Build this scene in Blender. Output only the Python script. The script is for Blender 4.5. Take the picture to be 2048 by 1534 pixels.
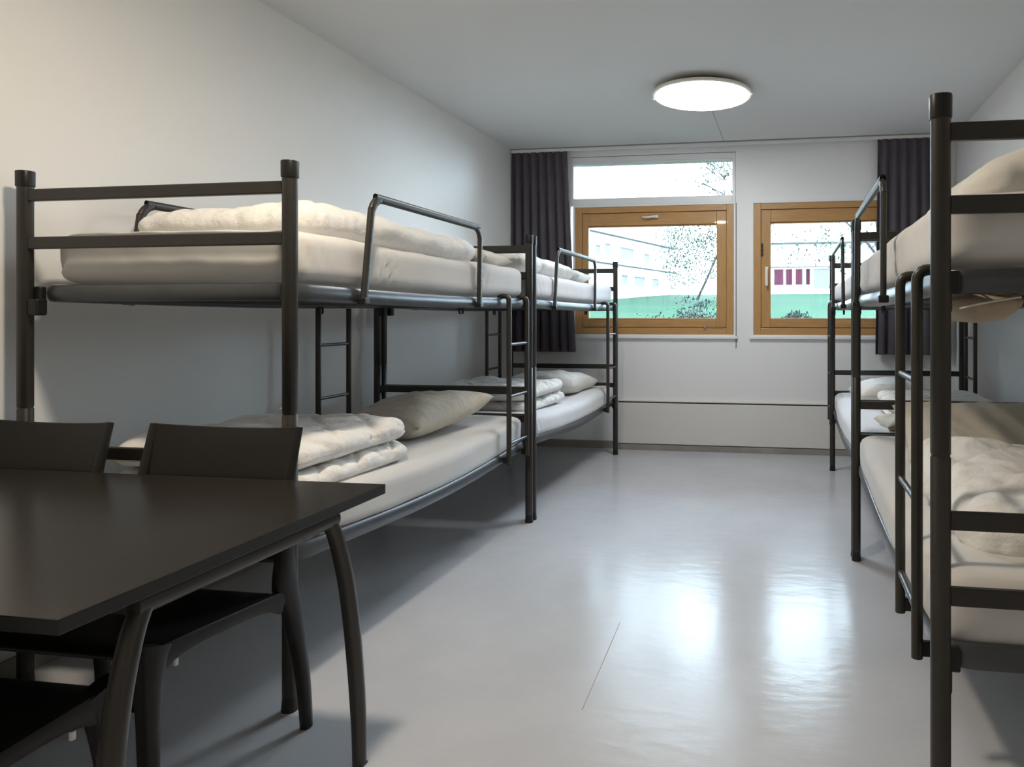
import bpy, bmesh, math, random
from mathutils import Vector, Matrix, noise, Euler
for o in list(bpy.data.objects): bpy.data.objects.remove(o, do_unlink=True)
S = bpy.context.scene
COL = S.collection
PI = math.pi

# ------------------------------------------------------------------ camera
cd = bpy.data.cameras.new('camera'); cam = bpy.data.objects.new('camera', cd); COL.objects.link(cam)
cd.sensor_width = 36; cd.sensor_fit = 'HORIZONTAL'
cd.lens = 1420.58 / 2048 * 36
cd.shift_x = -(1355.56 - 1024) / 2048
cd.shift_y = (632.53 - 767) / 2048
cd.clip_start = 0.05; cd.clip_end = 300
cam.location = (0, 0, 1.2193)
cam.rotation_euler = (PI / 2, 0, 0.1586)
S.camera = cam

# ------------------------------------------------------------------ sky and exposure
W = bpy.data.worlds.new('sky'); S.world = W; W.use_nodes = True
wn = W.node_tree; wn.nodes.clear()
wo = wn.nodes.new('ShaderNodeOutputWorld'); wb = wn.nodes.new('ShaderNodeBackground')
wb.inputs['Color'].default_value = (0.66, 0.83, 1.0, 1); wb.inputs['Strength'].default_value = 10.0
wn.links.new(wb.outputs[0], wo.inputs[0])
S.view_settings.view_transform = 'Standard'; S.view_settings.look = 'None'
S.view_settings.exposure = 1.1; S.view_settings.gamma = 1.0; S.view_settings.use_curve_mapping = False
try:
    S.cycles.use_denoising = True
    S.cycles.max_bounces = 10; S.cycles.diffuse_bounces = 6; S.cycles.transparent_max_bounces = 12
    S.cycles.sample_clamp_indirect = 6
    S.cycles.caustics_reflective = False; S.cycles.caustics_refractive = False
except Exception: pass
LAMP_FRONT = 14.0        # ceiling light seen in the picture
LAMP_NEAR = 160.0        # the same light nearer the door, behind the camera

# ------------------------------------------------------------------ materials
def new_mat(name):
    m = bpy.data.materials.new(name); m.use_nodes = True
    nt = m.node_tree; b = nt.nodes['Principled BSDF']
    return m, nt, b
def tex_coord(nt, kind='Object'):
    return nt.nodes.new('ShaderNodeTexCoord').outputs[kind]
def add_noise(nt, scale, detail=3, rough=.5, coord=None, stretch=None):
    n = nt.nodes.new('ShaderNodeTexNoise'); n.inputs['Scale'].default_value = scale
    n.inputs['Detail'].default_value = detail; n.inputs['Roughness'].default_value = rough
    c = coord or tex_coord(nt)
    if stretch:
        mp = nt.nodes.new('ShaderNodeMapping'); mp.inputs['Scale'].default_value = stretch
        nt.links.new(c, mp.inputs['Vector']); c = mp.outputs[0]
    nt.links.new(c, n.inputs['Vector'])
    return n.outputs['Fac']
def ramp(nt, fac, stops):
    r = nt.nodes.new('ShaderNodeValToRGB'); e = r.color_ramp.elements
    while len(e) < len(stops): e.new(.5)
    for i, (p, c) in enumerate(stops):
        e[i].position = p; e[i].color = (*c, 1) if len(c) == 3 else c
    nt.links.new(fac, r.inputs[0]); return r.outputs[0]
def bump(nt, b, height, strength=.2, dist=.01):
    n = nt.nodes.new('ShaderNodeBump'); n.inputs['Strength'].default_value = strength
    n.inputs['Distance'].default_value = dist
    nt.links.new(height, n.inputs['Height']); nt.links.new(n.outputs[0], b.inputs['Normal']); return n
def simple(name, col, rough=.6, metal=0, spec=.5, var=.06, scale=6, bmp=None, coat=0):
    m, nt, b = new_mat(name)
    f = add_noise(nt, scale, 3)
    c1 = tuple(max(0, x * (1 - var)) for x in col); c2 = tuple(min(1, x * (1 + var)) for x in col)
    nt.links.new(ramp(nt, f, [(.3, c1), (.7, c2)]), b.inputs['Base Color'])
    b.inputs['Roughness'].default_value = rough; b.inputs['Metallic'].default_value = metal
    b.inputs['Specular IOR Level'].default_value = spec
    b.inputs['Coat Weight'].default_value = coat
    if bmp: bump(nt, b, add_noise(nt, bmp[0], 4), bmp[1], bmp[2])
    return m
M = {}
M['wall'] = simple('wall paint', (.84, .84, .83), .45, var=.012, scale=1.5, bmp=(180, .06, .002))
M['ceiling'] = simple('ceiling paint', (.76, .765, .77), .8, var=.012, scale=1.2, bmp=(120, .06, .002))
M['window_white'] = simple('white lacquered window board', (.82, .82, .82), .35, var=.01)
M['panel'] = simple('off white board', (.74, .72, .68), .45, var=.02, scale=2)
M['baseboard'] = simple('grey skirting', (.30, .28, .25), .5, var=.15, scale=4)
M['gap'] = simple('dark joint', (.05, .045, .04), .8)
# floor: polished linoleum
def floor_mat():
    m, nt, b = new_mat('polished grey linoleum')
    c = tex_coord(nt)
    f = add_noise(nt, 2.2, 5, .6, c)
    sp = add_noise(nt, 160, 2, .7, c)
    mix = nt.nodes.new('ShaderNodeMath'); mix.operation = 'MULTIPLY_ADD'; mix.inputs[1].default_value = .35
    nt.links.new(sp, mix.inputs[0]); nt.links.new(f, mix.inputs[2])
    nt.links.new(ramp(nt, mix.outputs[0], [(.45, (.49, .50, .53)), (.85, (.56, .57, .595))]), b.inputs['Base Color'])
    rr = nt.nodes.new('ShaderNodeMapRange'); rr.inputs[3].default_value = .14; rr.inputs[4].default_value = .26
    nt.links.new(add_noise(nt, 3.0, 4, .6, c, (1.6, .8, 1)), rr.inputs[0]); nt.links.new(rr.outputs[0], b.inputs['Roughness'])
    b.inputs['Specular IOR Level'].default_value = .27
    bump(nt, b, add_noise(nt, 9, 3, .5, c, (1, 2.2, 1)), .12, .01)
    return m
M['floor'] = floor_mat()
M['metal'] = simple('dark brown-grey powder coated steel', (.036, .033, .029), .38, .15, .5, .08, 14, bmp=(260, .05, .001))
M['cap'] = simple('black plastic cap', (.012, .012, .011), .42, spec=.4)
M['frame_metal'] = simple('slate grey steel tube', (.085, .09, .098), .32, .45, .5, .1, 10)
M['mesh_metal'] = simple('dark spring mesh', (.02, .02, .022), .5, .3)
M['bright_metal'] = simple('bare steel', (.5, .5, .5), .25, .9)
M['table'] = simple('dark brown laminate', (.020, .017, .014), .24, spec=1.0, var=.08, scale=3, bmp=(300, .05, .001))
M['table_edge'] = simple('black table edging', (.014, .014, .014), .4)
M['table_leg'] = simple('grey-brown lacquered steel', (.052, .047, .042), .33, .35, .5, .04)
M['chair'] = simple('black moulded chair plastic', (.010, .009, .008), .45, spec=.4, var=.1, scale=20, bmp=(320, .08, .001))
M['trim_white'] = simple('white track', (.78, .78, .78), .4, var=.01)
M['lamp_rim'] = simple('cream lamp rim', (.80, .76, .68), .45, var=.01)
def wood_mat(name, horiz):
    m, nt, b = new_mat(name)
    f = add_noise(nt, 5, 5, .6, None, (1.2, 14, 26) if horiz else (26, 14, 1.2))
    nt.links.new(ramp(nt, f, [(.25, (.40, .205, .070)), (.55, (.50, .275, .100)), (.8, (.58, .34, .13))]), b.inputs['Base Color'])
    b.inputs['Roughness'].default_value = .38; b.inputs['Coat Weight'].default_value = .15
    bump(nt, b, f, .06, .004); return m
M['wood_h'] = wood_mat('varnished pine across', True); M['wood_v'] = wood_mat('varnished pine upright', False)
def glass_mat():
    m, nt, b = new_mat('window pane glass'); nt.nodes.remove(b)
    out = nt.nodes['Material Output']
    t = nt.nodes.new('ShaderNodeBsdfTransparent'); t.inputs[0].default_value = (.95, .97, .965, 1)
    g = nt.nodes.new('ShaderNodeBsdfGlossy'); g.inputs['Roughness'].default_value = .02
    fr = nt.nodes.new('ShaderNodeFresnel'); fr.inputs[0].default_value = 1.45
    mx = nt.nodes.new('ShaderNodeMixShader')
    nt.links.new(fr.outputs[0], mx.inputs[0]); nt.links.new(t.outputs[0], mx.inputs[1]); nt.links.new(g.outputs[0], mx.inputs[2])
    nt.links.new(mx.outputs[0], out.inputs[0]); return m
M['glass'] = glass_mat()
def emit_mat(name, col, s):
    m, nt, b = new_mat(name)
    b.inputs['Base Color'].default_value = (.9, .9, .88, 1)
    b.inputs['Emission Color'].default_value = (*col, 1); b.inputs['Emission Strength'].default_value = s
    f = add_noise(nt, 2, 1); nt.links.new(ramp(nt, f, [(.3, (.88, .88, .86)), (.7, (.9, .9, .88))]), b.inputs['Base Color'])
    return m
M['diffuser'] = emit_mat('lit opal diffuser', (.93, .97, 1.0), LAMP_FRONT)
M['diffuser_near'] = emit_mat('lit warm opal diffuser', (1.0, .86, .68), LAMP_NEAR)
def cloth(name, col, var=.05, fine=.25, crease=.5, crease_scale=9, dist=.012, stretch=None):
    m, nt, b = new_mat(name); c = tex_coord(nt)
    f = add_noise(nt, 7, 4, .6, c)
    c1 = tuple(x * (1 - var) for x in col); c2 = tuple(min(1, x * (1 + var)) for x in col)
    nt.links.new(ramp(nt, f, [(.3, c1), (.7, c2)]), b.inputs['Base Color'])
    b.inputs['Roughness'].default_value = .85; b.inputs['Specular IOR Level'].default_value = .2
    b.inputs['Sheen Weight'].default_value = .15
    n1 = add_noise(nt, crease_scale, 5, .55, c, stretch)
    n2 = add_noise(nt, 420, 2, .5, c)
    ma = nt.nodes.new('ShaderNodeMath'); ma.operation = 'MULTIPLY_ADD'; ma.inputs[1].default_value = fine * .12
    nt.links.new(n2, ma.inputs[0]); nt.links.new(n1, ma.inputs[2])
    bump(nt, b, ma.outputs[0], crease, dist); return m
M['sheet'] = cloth('beige grey fitted sheet', (.65, .635, .615), .02, .3, .25, 5, .012)
M['sheet_white'] = cloth('pale fitted sheet', (.70, .70, .71), .02, .3, .22, 5, .012)
M['duvet'] = cloth('off white quilted duvet', (.84, .83, .81), .03, .3, .9, 14, .016)
M['pillow'] = cloth('beige pillow cover', (.62, .575, .49), .03, .3, .6, 7, .015, (1, 3, 1))
M['pillow_white'] = cloth('cream pillow cover', (.70, .68, .63), .03, .3, .5, 7, .015)
M['curtain'] = cloth('dark plum grey curtain', (.105, .093, .108), .08, .5, .15, 30, .004)
M['quilt_cover'] = cloth('beige quilted cover', (.42, .34, .25), .06, .3, .8, 20, .012)

# ------------------------------------------------------------------ mesh helpers
def tag(o, label=None, cat=None, group=None, kind=None):
    if label: o['label'] = label
    if cat: o['category'] = cat
    if group: o['group'] = group
    if kind: o['kind'] = kind
    return o
def thing(name, loc, label, cat, group=None, rz=0):
    o = bpy.data.objects.new(name, None); COL.objects.link(o); o.location = loc; o.rotation_euler = (0, 0, rz)
    o.empty_display_size = .1
    return tag(o, label, cat, group)
def origin_of(p):
    v = Vector((0, 0, 0))
    while p is not None: v += Vector(p.location); p = p.parent
    return v
def obj(name, bm, mat, parent=None, smooth=True, bevel=0, local=False, seg=2, angle=40):
    """link bm (world coordinates) as one mesh; children are stored relative to their parent"""
    if parent is not None and not local: bmesh.ops.translate(bm, verts=bm.verts, vec=-origin_of(parent))
    cen = Vector((0, 0, 0))
    if bm.verts:
        lo = Vector([min(v.co[i] for v in bm.verts) for i in range(3)]); hi = Vector([max(v.co[i] for v in bm.verts) for i in range(3)])
        cen = Vector(((lo.x + hi.x) / 2, (lo.y + hi.y) / 2, lo.z))
        bmesh.ops.translate(bm, verts=bm.verts, vec=-cen)
    me = bpy.data.meshes.new(name); bmesh.ops.recalc_face_normals(bm, faces=bm.faces); bm.to_mesh(me); bm.free()
    for p in me.polygons: p.use_smooth = smooth
    ms = mat if isinstance(mat, (list, tuple)) else [mat]
    for x in ms: me.materials.append(x)
    o = bpy.data.objects.new(name, me); COL.objects.link(o); o.parent = parent; o.location = cen
    if bevel:
        md = o.modifiers.new('bevel', 'BEVEL'); md.width = bevel; md.segments = seg; md.limit_method = 'ANGLE'; md.angle_limit = math.radians(35)
        md.harden_normals = False
    if smooth:
        try: me.set_sharp_from_angle(angle=math.radians(angle))
        except Exception: pass
    return o
def box(bm, x0, x1, y0, y1, z0, z1):
    vs = [bm.verts.new((x, y, z)) for x in (x0, x1) for y in (y0, y1) for z in (z0, z1)]
    for f in ((0, 1, 3, 2), (4, 6, 7, 5), (0, 4, 5, 1), (2, 3, 7, 6), (0, 2, 6, 4), (1, 5, 7, 3)):
        bm.faces.new([vs[i] for i in f])
    return vs
def bx(*a):
    bm = bmesh.new(); box(bm, *a); return bm
def sweep(bm, pts, sa, sb=None, side=(1, 0, 0), n=12, power=2.0, cap=True):
    """tube with superellipse section. half width sa along 'side', sb across; power>2 is boxier"""
    pts = [Vector(p) for p in pts]; sb = sb or sa
    if not hasattr(sa, '__len__'): sa = [sa] * len(pts)
    if not hasattr(sb, '__len__'): sb = [sb] * len(pts)
    rings = []
    for i, p in enumerate(pts):
        t = (pts[min(i + 1, len(pts) - 1)] - pts[max(i - 1, 0)]).normalized()
        s = Vector(side) - t * Vector(side).dot(t)
        if s.length < 1e-4: s = Vector((0, 0, 1)) - t * t.z
        s.normalize(); q = t.cross(s)
        ring = []
        for k in range(n):
            a = 2 * PI * k / n; c, d = math.cos(a), math.sin(a)
            e = 2 / power
            ring.append(bm.verts.new(p + s * sa[i] * math.copysign(abs(c) ** e, c) + q * sb[i] * math.copysign(abs(d) ** e, d)))
        rings.append(ring)
    for a, b in zip(rings, rings[1:]):
        for k in range(n): bm.faces.new((a[k], a[(k + 1) % n], b[(k + 1) % n], b[k]))
    if cap: bm.faces.new(rings[0][::-1]); bm.faces.new(rings[-1])
    return bm
def tube(pts, r, side=(1, 0, 0), n=12, power=2, sb=None):
    return sweep(bmesh.new(), pts, r, sb, side, n, power)
def arc_path(pts, rad, n=6):
    """round the inner corners of a polyline"""
    pts = [Vector(p) for p in pts]; out = [pts[0]]
    for a, b, c in zip(pts, pts[1:], pts[2:]):
        u = (a - b).normalized(); v = (c - b).normalized()
        p, q = b + u * rad, b + v * rad
        for k in range(n + 1):
            t = k / n; out.append(p * (1 - t) ** 2 + b * 2 * t * (1 - t) + q * t * t)
    out.append(pts[-1]); return out
def smoothpath(pts, n=6):
    pts = [Vector(p) for p in pts]; out = []
    P = [pts[0]] + pts + [pts[-1]]
    for i in range(1, len(P) - 2):
        for k in range(n):
            t = k / n; a, b, c, d = P[i - 1], P[i], P[i + 1], P[i + 2]
            out.append(.5 * ((2 * b) + (c - a) * t + (2 * a - 5 * b + 4 * c - d) * t * t + (3 * b - a - 3 * c + d) * t ** 3))
    out.append(pts[-1]); return out
def interp(vals, n):
    out = []
    for a, b in zip(vals, vals[1:]):
        for k in range(n): out.append(a + (b - a) * k / n)
    return out + [vals[-1]]
def lathe(prof, cx, cy, n=48):
    bm = bmesh.new(); rings = []
    for r, z in prof:
        if r < 1e-5: rings.append([bm.verts.new((cx, cy, z))])
        else: rings.append([bm.verts.new((cx + r * math.cos(2 * PI * k / n), cy + r * math.sin(2 * PI * k / n), z)) for k in range(n)])
    for a, b in zip(rings, rings[1:]):
        if len(a) == 1 and len(b) == 1: continue
        for k in range(n):
            if len(a) == 1: bm.faces.new((a[0], b[k], b[(k + 1) % n]))
            elif len(b) == 1: bm.faces.new((a[k], a[(k + 1) % n], b[0]))
            else: bm.faces.new((a[k], a[(k + 1) % n], b[(k + 1) % n], b[k]))
    return bm
def rbox(bm, x0, x1, y0, y1, z0, z1, rx, ry, rz, step=.03, fn=None):
    """rounded cushion-like box; fn(p, n) -> new point"""
    nx, ny, nz = [max(2, min(90, int(round((b - a) / step)))) for a, b in ((x0, x1), (y0, y1), (z0, z1))]
    nz = max(nz, 6)
    cache = {}
    C = Vector(((x0 + x1) / 2, (y0 + y1) / 2, (z0 + z1) / 2)); R = Vector((rx, ry, rz))
    def V(i, j, k):
        key = (i, j, k)
        if key in cache: return cache[key]
        p = Vector((x0 + (x1 - x0) * i / nx, y0 + (y1 - y0) * j / ny, z0 + (z1 - z0) * k / nz))
        c = Vector((min(max(p.x, x0 + rx), x1 - rx), min(max(p.y, y0 + ry), y1 - ry), min(max(p.z, z0 + rz), z1 - rz)))
        d = Vector(((p.x - c.x) / rx, (p.y - c.y) / ry, (p.z - c.z) / rz))
        l = d.length
        if l > 1e-6:
            # push out to the rounded surface
            m = max(abs(d.x), abs(d.y), abs(d.z)); d = d / l * m
            p = c + Vector((d.x * rx, d.y * ry, d.z * rz))
            nrm = Vector((d.x / rx, d.y / ry, d.z / rz)).normalized()
        else: nrm = Vector((0, 0, 1))
        if fn: p = fn(p, nrm)
        v = bm.verts.new(p); cache[key] = v; return v
    for i in range(nx):
        for j in range(ny):
            bm.faces.new((V(i, j, 0), V(i, j + 1, 0), V(i + 1, j + 1, 0), V(i + 1, j, 0)))
            bm.faces.new((V(i, j, nz), V(i + 1, j, nz), V(i + 1, j + 1, nz), V(i, j + 1, nz)))
    for i in range(nx):
        for k in range(nz):
            bm.faces.new((V(i, 0, k), V(i + 1, 0, k), V(i + 1, 0, k + 1), V(i, 0, k + 1)))
            bm.faces.new((V(i, ny, k), V(i, ny, k + 1), V(i + 1, ny, k + 1), V(i + 1, ny, k)))
    for j in range(ny):
        for k in range(nz):
            bm.faces.new((V(0, j, k), V(0, j, k + 1), V(0, j + 1, k + 1), V(0, j + 1, k)))
            bm.faces.new((V(nx, j, k), V(nx, j + 1, k), V(nx, j + 1, k + 1), V(nx, j, k + 1)))
    return bm

# ------------------------------------------------------------------ room
XL, XR, YB, YF, ZC = -2.594, 1.389, 6.386, -1.8, 2.775
def struct(name, bm, mat, smooth=False, bevel=0):
    return tag(obj(name, bm, mat, None, smooth, bevel), kind='structure')
struct('floor', bx(XL - .2, XR + .2, YF - .2, YB + .32, -.15, 0), M['floor'])
struct('ceiling', bx(XL - .2, XR + .2, YF - .2, YB + .32, ZC, ZC + .2), M['ceiling'])
struct('wall_left', bx(XL - .2, XL, YF, YB + .3, 0, ZC), M['wall'])
struct('wall_right', bx(XR, XR + .2, YF, YB + .3, 0, ZC), M['wall'])
struct('wall_front', bx(XL - .2, XR + .2, YF - .2, YF, 0, ZC), M['wall'])
# window wall: pieces around the three openings
bm = bmesh.new()
WX = [(-1.995, -.505), (-.340, 1.150)]
Z0, Z1, Z2, Z3 = 1.035, 2.235, 2.30, 2.70
box(bm, XL, XR, YB, YB + .30, 0, Z0)
box(bm, XL, -2.035, YB, YB + .30, Z0, ZC)
box(bm, -.495, -.345, YB, YB + .30, Z0, ZC)
box(bm, 1.155, XR, YB, YB + .30, Z0, ZC)
box(bm, -.345, 1.155, YB, YB + .30, Z1 + .01, ZC)
box(bm, -2.035, -.495, YB, YB + .30, Z3, ZC)
struct('wall_back', bm, M['wall'])

def frame_bm(x0, x1, z0, z1, w, y0, y1, wb=None, wt=None):
    wb = wb or w; wt = wt or w
    h = bmesh.new(); v = bmesh.new()
    box(h, x0 + w, x1 - w, y0, y1, z0, z0 + wb); box(h, x0 + w, x1 - w, y0, y1, z1 - wt, z1)
    box(v, x0, x0 + w, y0, y1, z0, z1); box(v, x1 - w, x1, y0, y1, z0, z1)
    return h, v
def timber_window(n, x0, x1, g):
    gx0, gx1, gz0, gz1 = g
    w = thing('window_%d' % n, ((x0 + x1) / 2, YB + .05, Z0), None, None); w['kind'] = 'structure'
    # white lining around the timber frame
    h, v = frame_bm(x0 - .012, x1 + .012, Z0 - .0, Z1 + .012, .018, YB - .012, YB + .1)
    box(h, x0 - .03, x1 + .03, YB - .03, YB + .05, Z0 - .018, Z0 + .004)
    a = obj('window_lining', h, M['window_white'], w, False, .002)
    obj('window_lining', v, M['window_white'], w, False, .002)
    x0 += .006; x1 -= .006; z0, z1 = Z0 + .004, Z1 - .006
    fw = .065
    h, v = frame_bm(x0, x1, z0, z1, fw, YB - .005, YB + .075, .075, .055)
    obj('window_frame', h, M['wood_h'], w, False, .003); obj('window_frame', v, M['wood_v'], w, False, .003)
    # sash
    sx0, sx1, sz0, sz1 = x0 + fw + .002, x1 - fw - .002, z0 + .079, z1 - .058
    h = bmesh.new(); v = bmesh.new()
    box(h, gx0, gx1, YB + .008, YB + .06, sz0, gz0); box(h, gx0, gx1, YB + .008, YB + .06, gz1, sz1)
    box(v, sx0, gx0, YB + .008, YB + .06, sz0, sz1); box(v, gx1, sx1, YB + .008, YB + .06, sz0, sz1)
    # glazing bead
    for q in ((gx0, gx1, gz0, gz0 + .012), (gx0, gx1, gz1 - .012, gz1)): box(h, q[0], q[1], YB + .022, YB + .05, q[2], q[3])
    obj('sash', h, M['wood_h'], w, False, .004); obj('sash', v, M['wood_v'], w, False, .004)
    # dark gaps between sash and frame are real gaps backed by seal
    h, v = frame_bm(x0 + fw - .004, x1 - fw + .004, z0 + .073, z1 - .053, .01, YB + .05, YB + .07)
    for f in list(v.faces): pass
    me = bpy.data.meshes.new('t'); v.to_mesh(me); v.free(); h.from_mesh(me)
    obj('seal', h, M['gap'], w, False)
    obj('pane', bx(gx0 - .005, gx1 + .005, YB + .036, YB + .040, gz0 - .005, gz1 + .005), M['glass'], w, False)
    return w
w1 = timber_window(1, *WX[0], (-1.865, -.668, 1.190, 2.056))
w2 = timber_window(2, *WX[1], (-.182, .990, 1.190, 2.060))
# fittings
bm = bmesh.new(); sweep(bm, [(-1.345, YB - .03, 2.125), (-1.30, YB - .034, 2.122), (-1.22, YB - .03, 2.130)], [.006, .010, .011], [.008, .010, .010], (0, 0, 1), 10)
box(bm, -1.25, -1.20, YB - .022, YB + .012, 2.118, 2.142)
o = obj('window_handle', bm, M['trim_white'], w1); o['label'] = 'silver lever handle'
bm = bmesh.new(); sweep(bm, [(-.770, YB - .012, 1.11), (-.77, YB - .02, 1.128)], .012, None, (1, 0, 0), 10); box(bm, -.76, -.60, YB - .010, YB + .006, 1.116, 1.122)
obj('window_bolt', bm, M['bright_metal'], w1)
bm = bmesh.new(); box(bm, -.232, -.204, YB - .006, YB + .01, 1.50, 1.66); sweep(bm, [(-.218, YB - .002, 1.64), (-.218, YB - .04, 1.64), (-.218, YB - .042, 1.60), (-.218, YB - .04, 1.49)], .010, .008, (1, 0, 0), 10, 3)
o = obj('window_handle', bm, M['lamp_rim'], w2); o['label'] = 'pale upright lever handle'
bm = bmesh.new()
for z in (1.76, 1.80, 1.84): box(bm, -.270, -.252, YB - .012, YB + .01, z, z + .03)
obj('window_latch', bm, M['gap'], w2, False, .003)
# fixed transom above window 1
w3 = thing('window_3', (-1.265, YB + .05, 2.25), None, None); w3['kind'] = 'structure'
h, v = frame_bm(-2.035, -.497, 2.248, 2.695, .028, YB + .0, YB + .09, .064, .05)
obj('window_frame', h, M['window_white'], w3, False, .003); obj('window_frame', v, M['window_white'], w3, False, .003)
bm = bmesh.new(); box(bm, -2.005, -.527, YB + .012, YB + .09, 2.625, 2.645)
obj('glazing_bead', bm, M['window_white'], w3, False, .002)
obj('pane', bx(-2.01, -.52, YB + .05, YB + .054, 2.31, 2.63), M['glass'], w3, False)
# seam strips on the wall between the windows, radiator cover and skirting
bm = bmesh.new(); box(bm, -.494, -.488, YB - .004, YB + .002, .93, 2.24); struct('trim_1', bm, M['gap'])
bm = bmesh.new(); box(bm, -1.575, .62, YB - .035, YB - .001, .056, .428)
t = thing('radiator_cover', (-.5, YB - .02, .05), 'long off-white board casing low under the windows between the two bunk rows', 'radiator cover')
obj('front_panel', bm, M['panel'], t, False, .004)
bm = bmesh.new(); box(bm, -1.575, .62, YB - .035, YB, .440, .452); obj('top_strip', bm, M['panel'], t, False, .003)
bm = bmesh.new(); box(bm, -1.570, .615, YB - .022, YB, .424, .444); obj('shadow_gap', bm, M['gap'], t, False)
bm = bmesh.new(); box(bm, -1.57, .62, YB - .045, YB - .001, 0, .050); box(bm, XL, -1.58, YB - .014, YB, 0, .07); box(bm, .63, XR, YB - .014, YB, 0, .07)
struct('baseboard_back', bm, M['baseboard'])
struct('baseboard_left', bx(XL, XL + .014, YF, YB, 0, .07), M['baseboard'])
struct('baseboard_right', bx(XR - .014, XR, YF, YB, 0, .07), M['baseboard'])
# ceiling joint
bm = bmesh.new(); box(bm, -.594, -.590, 5.14, 6.30, ZC - .0015, ZC + .001); struct('trim_2', bm, M['baseboard'])
bm = bmesh.new(); sweep(bm, [(-.674, 2.756, .0002), (-.655, 2.411, .0002), (-.640, 2.125, .0002)], .0016, .0006, (1, 0, 0), 6); struct('trim_3', bm, M['baseboard'])
# curtain track
t = thing('curtain_track', (-.6, 6.31, ZC - .04), 'white ceiling curtain track running across the window wall', 'curtain track')
bm = bmesh.new(); box(bm, XL + .01, XR - .01, 6.295, 6.33, ZC - .034, ZC - .008); obj('rail', bm, M['trim_white'], t, False, .003)
bm = bmesh.new(); box(bm, XL + .01, XR - .01, 6.285, 6.34, ZC - .009, ZC - .0005); obj('mounting_strip', bm, M['baseboard'], t, False)

# curtains: pleated sheets with thickness
def curtain(x0t, x1t, x0b, x1b, npl, seed, label, yc=6.312):
    rnd = random.Random(seed); bm = bmesh.new()
    nu, nv = npl * 14, 26; zt, zb = ZC - .036, .89
    ph = [rnd.uniform(-.5, .5) for _ in range(npl + 2)]; am = [rnd.uniform(.6, 1.15) for _ in range(npl + 2)]
    def P(i, j, off):
        u = i / nu; v = j / nv; u0 = u; u = u + .035 * math.sin(2 * PI * u * 1.5 + seed) * math.sin(PI * u)
        a = u * npl; k = int(a)
        am_ = am[k] * (1 - (a - k)) + am[k + 1] * (a - k); p_ = ph[k] * (1 - (a - k)) + ph[k + 1] * (a - k)
        pinch = 1 - .35 * math.exp(-v * 7)
        x = (x0t + (x1t - x0t) * u) * (1 - v) + (x0b + (x1b - x0b) * u) * v
        s = math.sin(2 * PI * a + p_ * v * 2)
        s = math.copysign(abs(s) ** .8, s)
        x += .012 * math.cos(2 * PI * a * 1.0 + p_ * 3) * v
        y = yc + .034 * am_ * pinch * s + off
        y = min(y, 6.368)
        return (x, y, zt + (zb - zt) * v)
    g = [[[bm.verts.new(P(i, j, o)) for j in range(nv + 1)] for i in range(nu + 1)] for o in (0, .004)]
    for i in range(nu):
        for j in range(nv):
            bm.faces.new((g[0][i][j], g[0][i + 1][j], g[0][i + 1][j + 1], g[0][i][j + 1]))
            bm.faces.new((g[1][i][j], g[1][i][j + 1], g[1][i + 1][j + 1], g[1][i + 1][j]))
    for i in range(nu):
        for j in (0, nv): bm.faces.new((g[0][i][j], g[1][i][j], g[1][i + 1][j], g[0][i + 1][j]))
    for j in range(nv):
        for i in (0, nu): bm.faces.new((g[0][i][j], g[0][i][j + 1], g[1][i][j + 1], g[1][i][j]))
    t = thing('curtain', ((x0t + x1t) / 2, yc, zb), label, 'curtain', 'curtains at the window wall')
    obj('cloth_panel', bm, M['curtain'], t, angle=80)
    n = npl
    for k in range(n + 1):
        x = x0t + (x1t - x0t) * min(max(k / n, .02), .98); obj('curtain_hook', bx(x - .006, x + .006, yc - .004, yc + .004, zt - .01, zt + .003), M['gap'], t, False)
curtain(-2.580, -2.045, -2.575, -1.975, 7, 3, 'dark curtain bunched in the corner at the left end of the window wall')
curtain(.735, 1.30, .705, 1.33, 7, 8, 'dark curtain covering the far right end of the second timber window')

# ceiling lights
def ceiling_light(x, y, mat, label, k=1.0):
    t = thing('ceiling_light', (x, y, ZC - .07), label, 'ceiling light')
    obj('base', lathe([(0, ZC), (.24 * k, ZC), (.24 * k, ZC - .016), (0, ZC - .016)], x, y), M['gap'], t)
    obj('rim', lathe([(r * k, z) for r, z in [(0, ZC - .014), (.25, ZC - .016), (.315, ZC - .034), (.334, ZC - .038), (.340, ZC - .05), (.337, ZC - .060), (.322, ZC - .062), (.318, ZC - .05), (0, ZC - .045)]], x, y, 72), M['lamp_rim'], t)
    obj('diffuser', lathe([(r * k, z) for r, z in [(.320, ZC - .052), (.316, ZC - .066), (.26, ZC - .072), (.16, ZC - .076), (0, ZC - .078)]], x, y, 72), mat, t)
    for s in (-1, 1):
        bm = bmesh.new(); box(bm, x + s * .338 * k - .008, x + s * .338 * k + .008, y - .012, y + .012, ZC - .066, ZC - .048)
        obj('clip', bm, M['trim_white'], t, False, .003)
ceiling_light(-.60, 4.80, M['diffuser'], 'round white ceiling light switched on in front of the windows')
ceiling_light(-1.1, 1.56, M['diffuser_near'], 'small round warm ceiling light above the table end of the room', .32)

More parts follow.
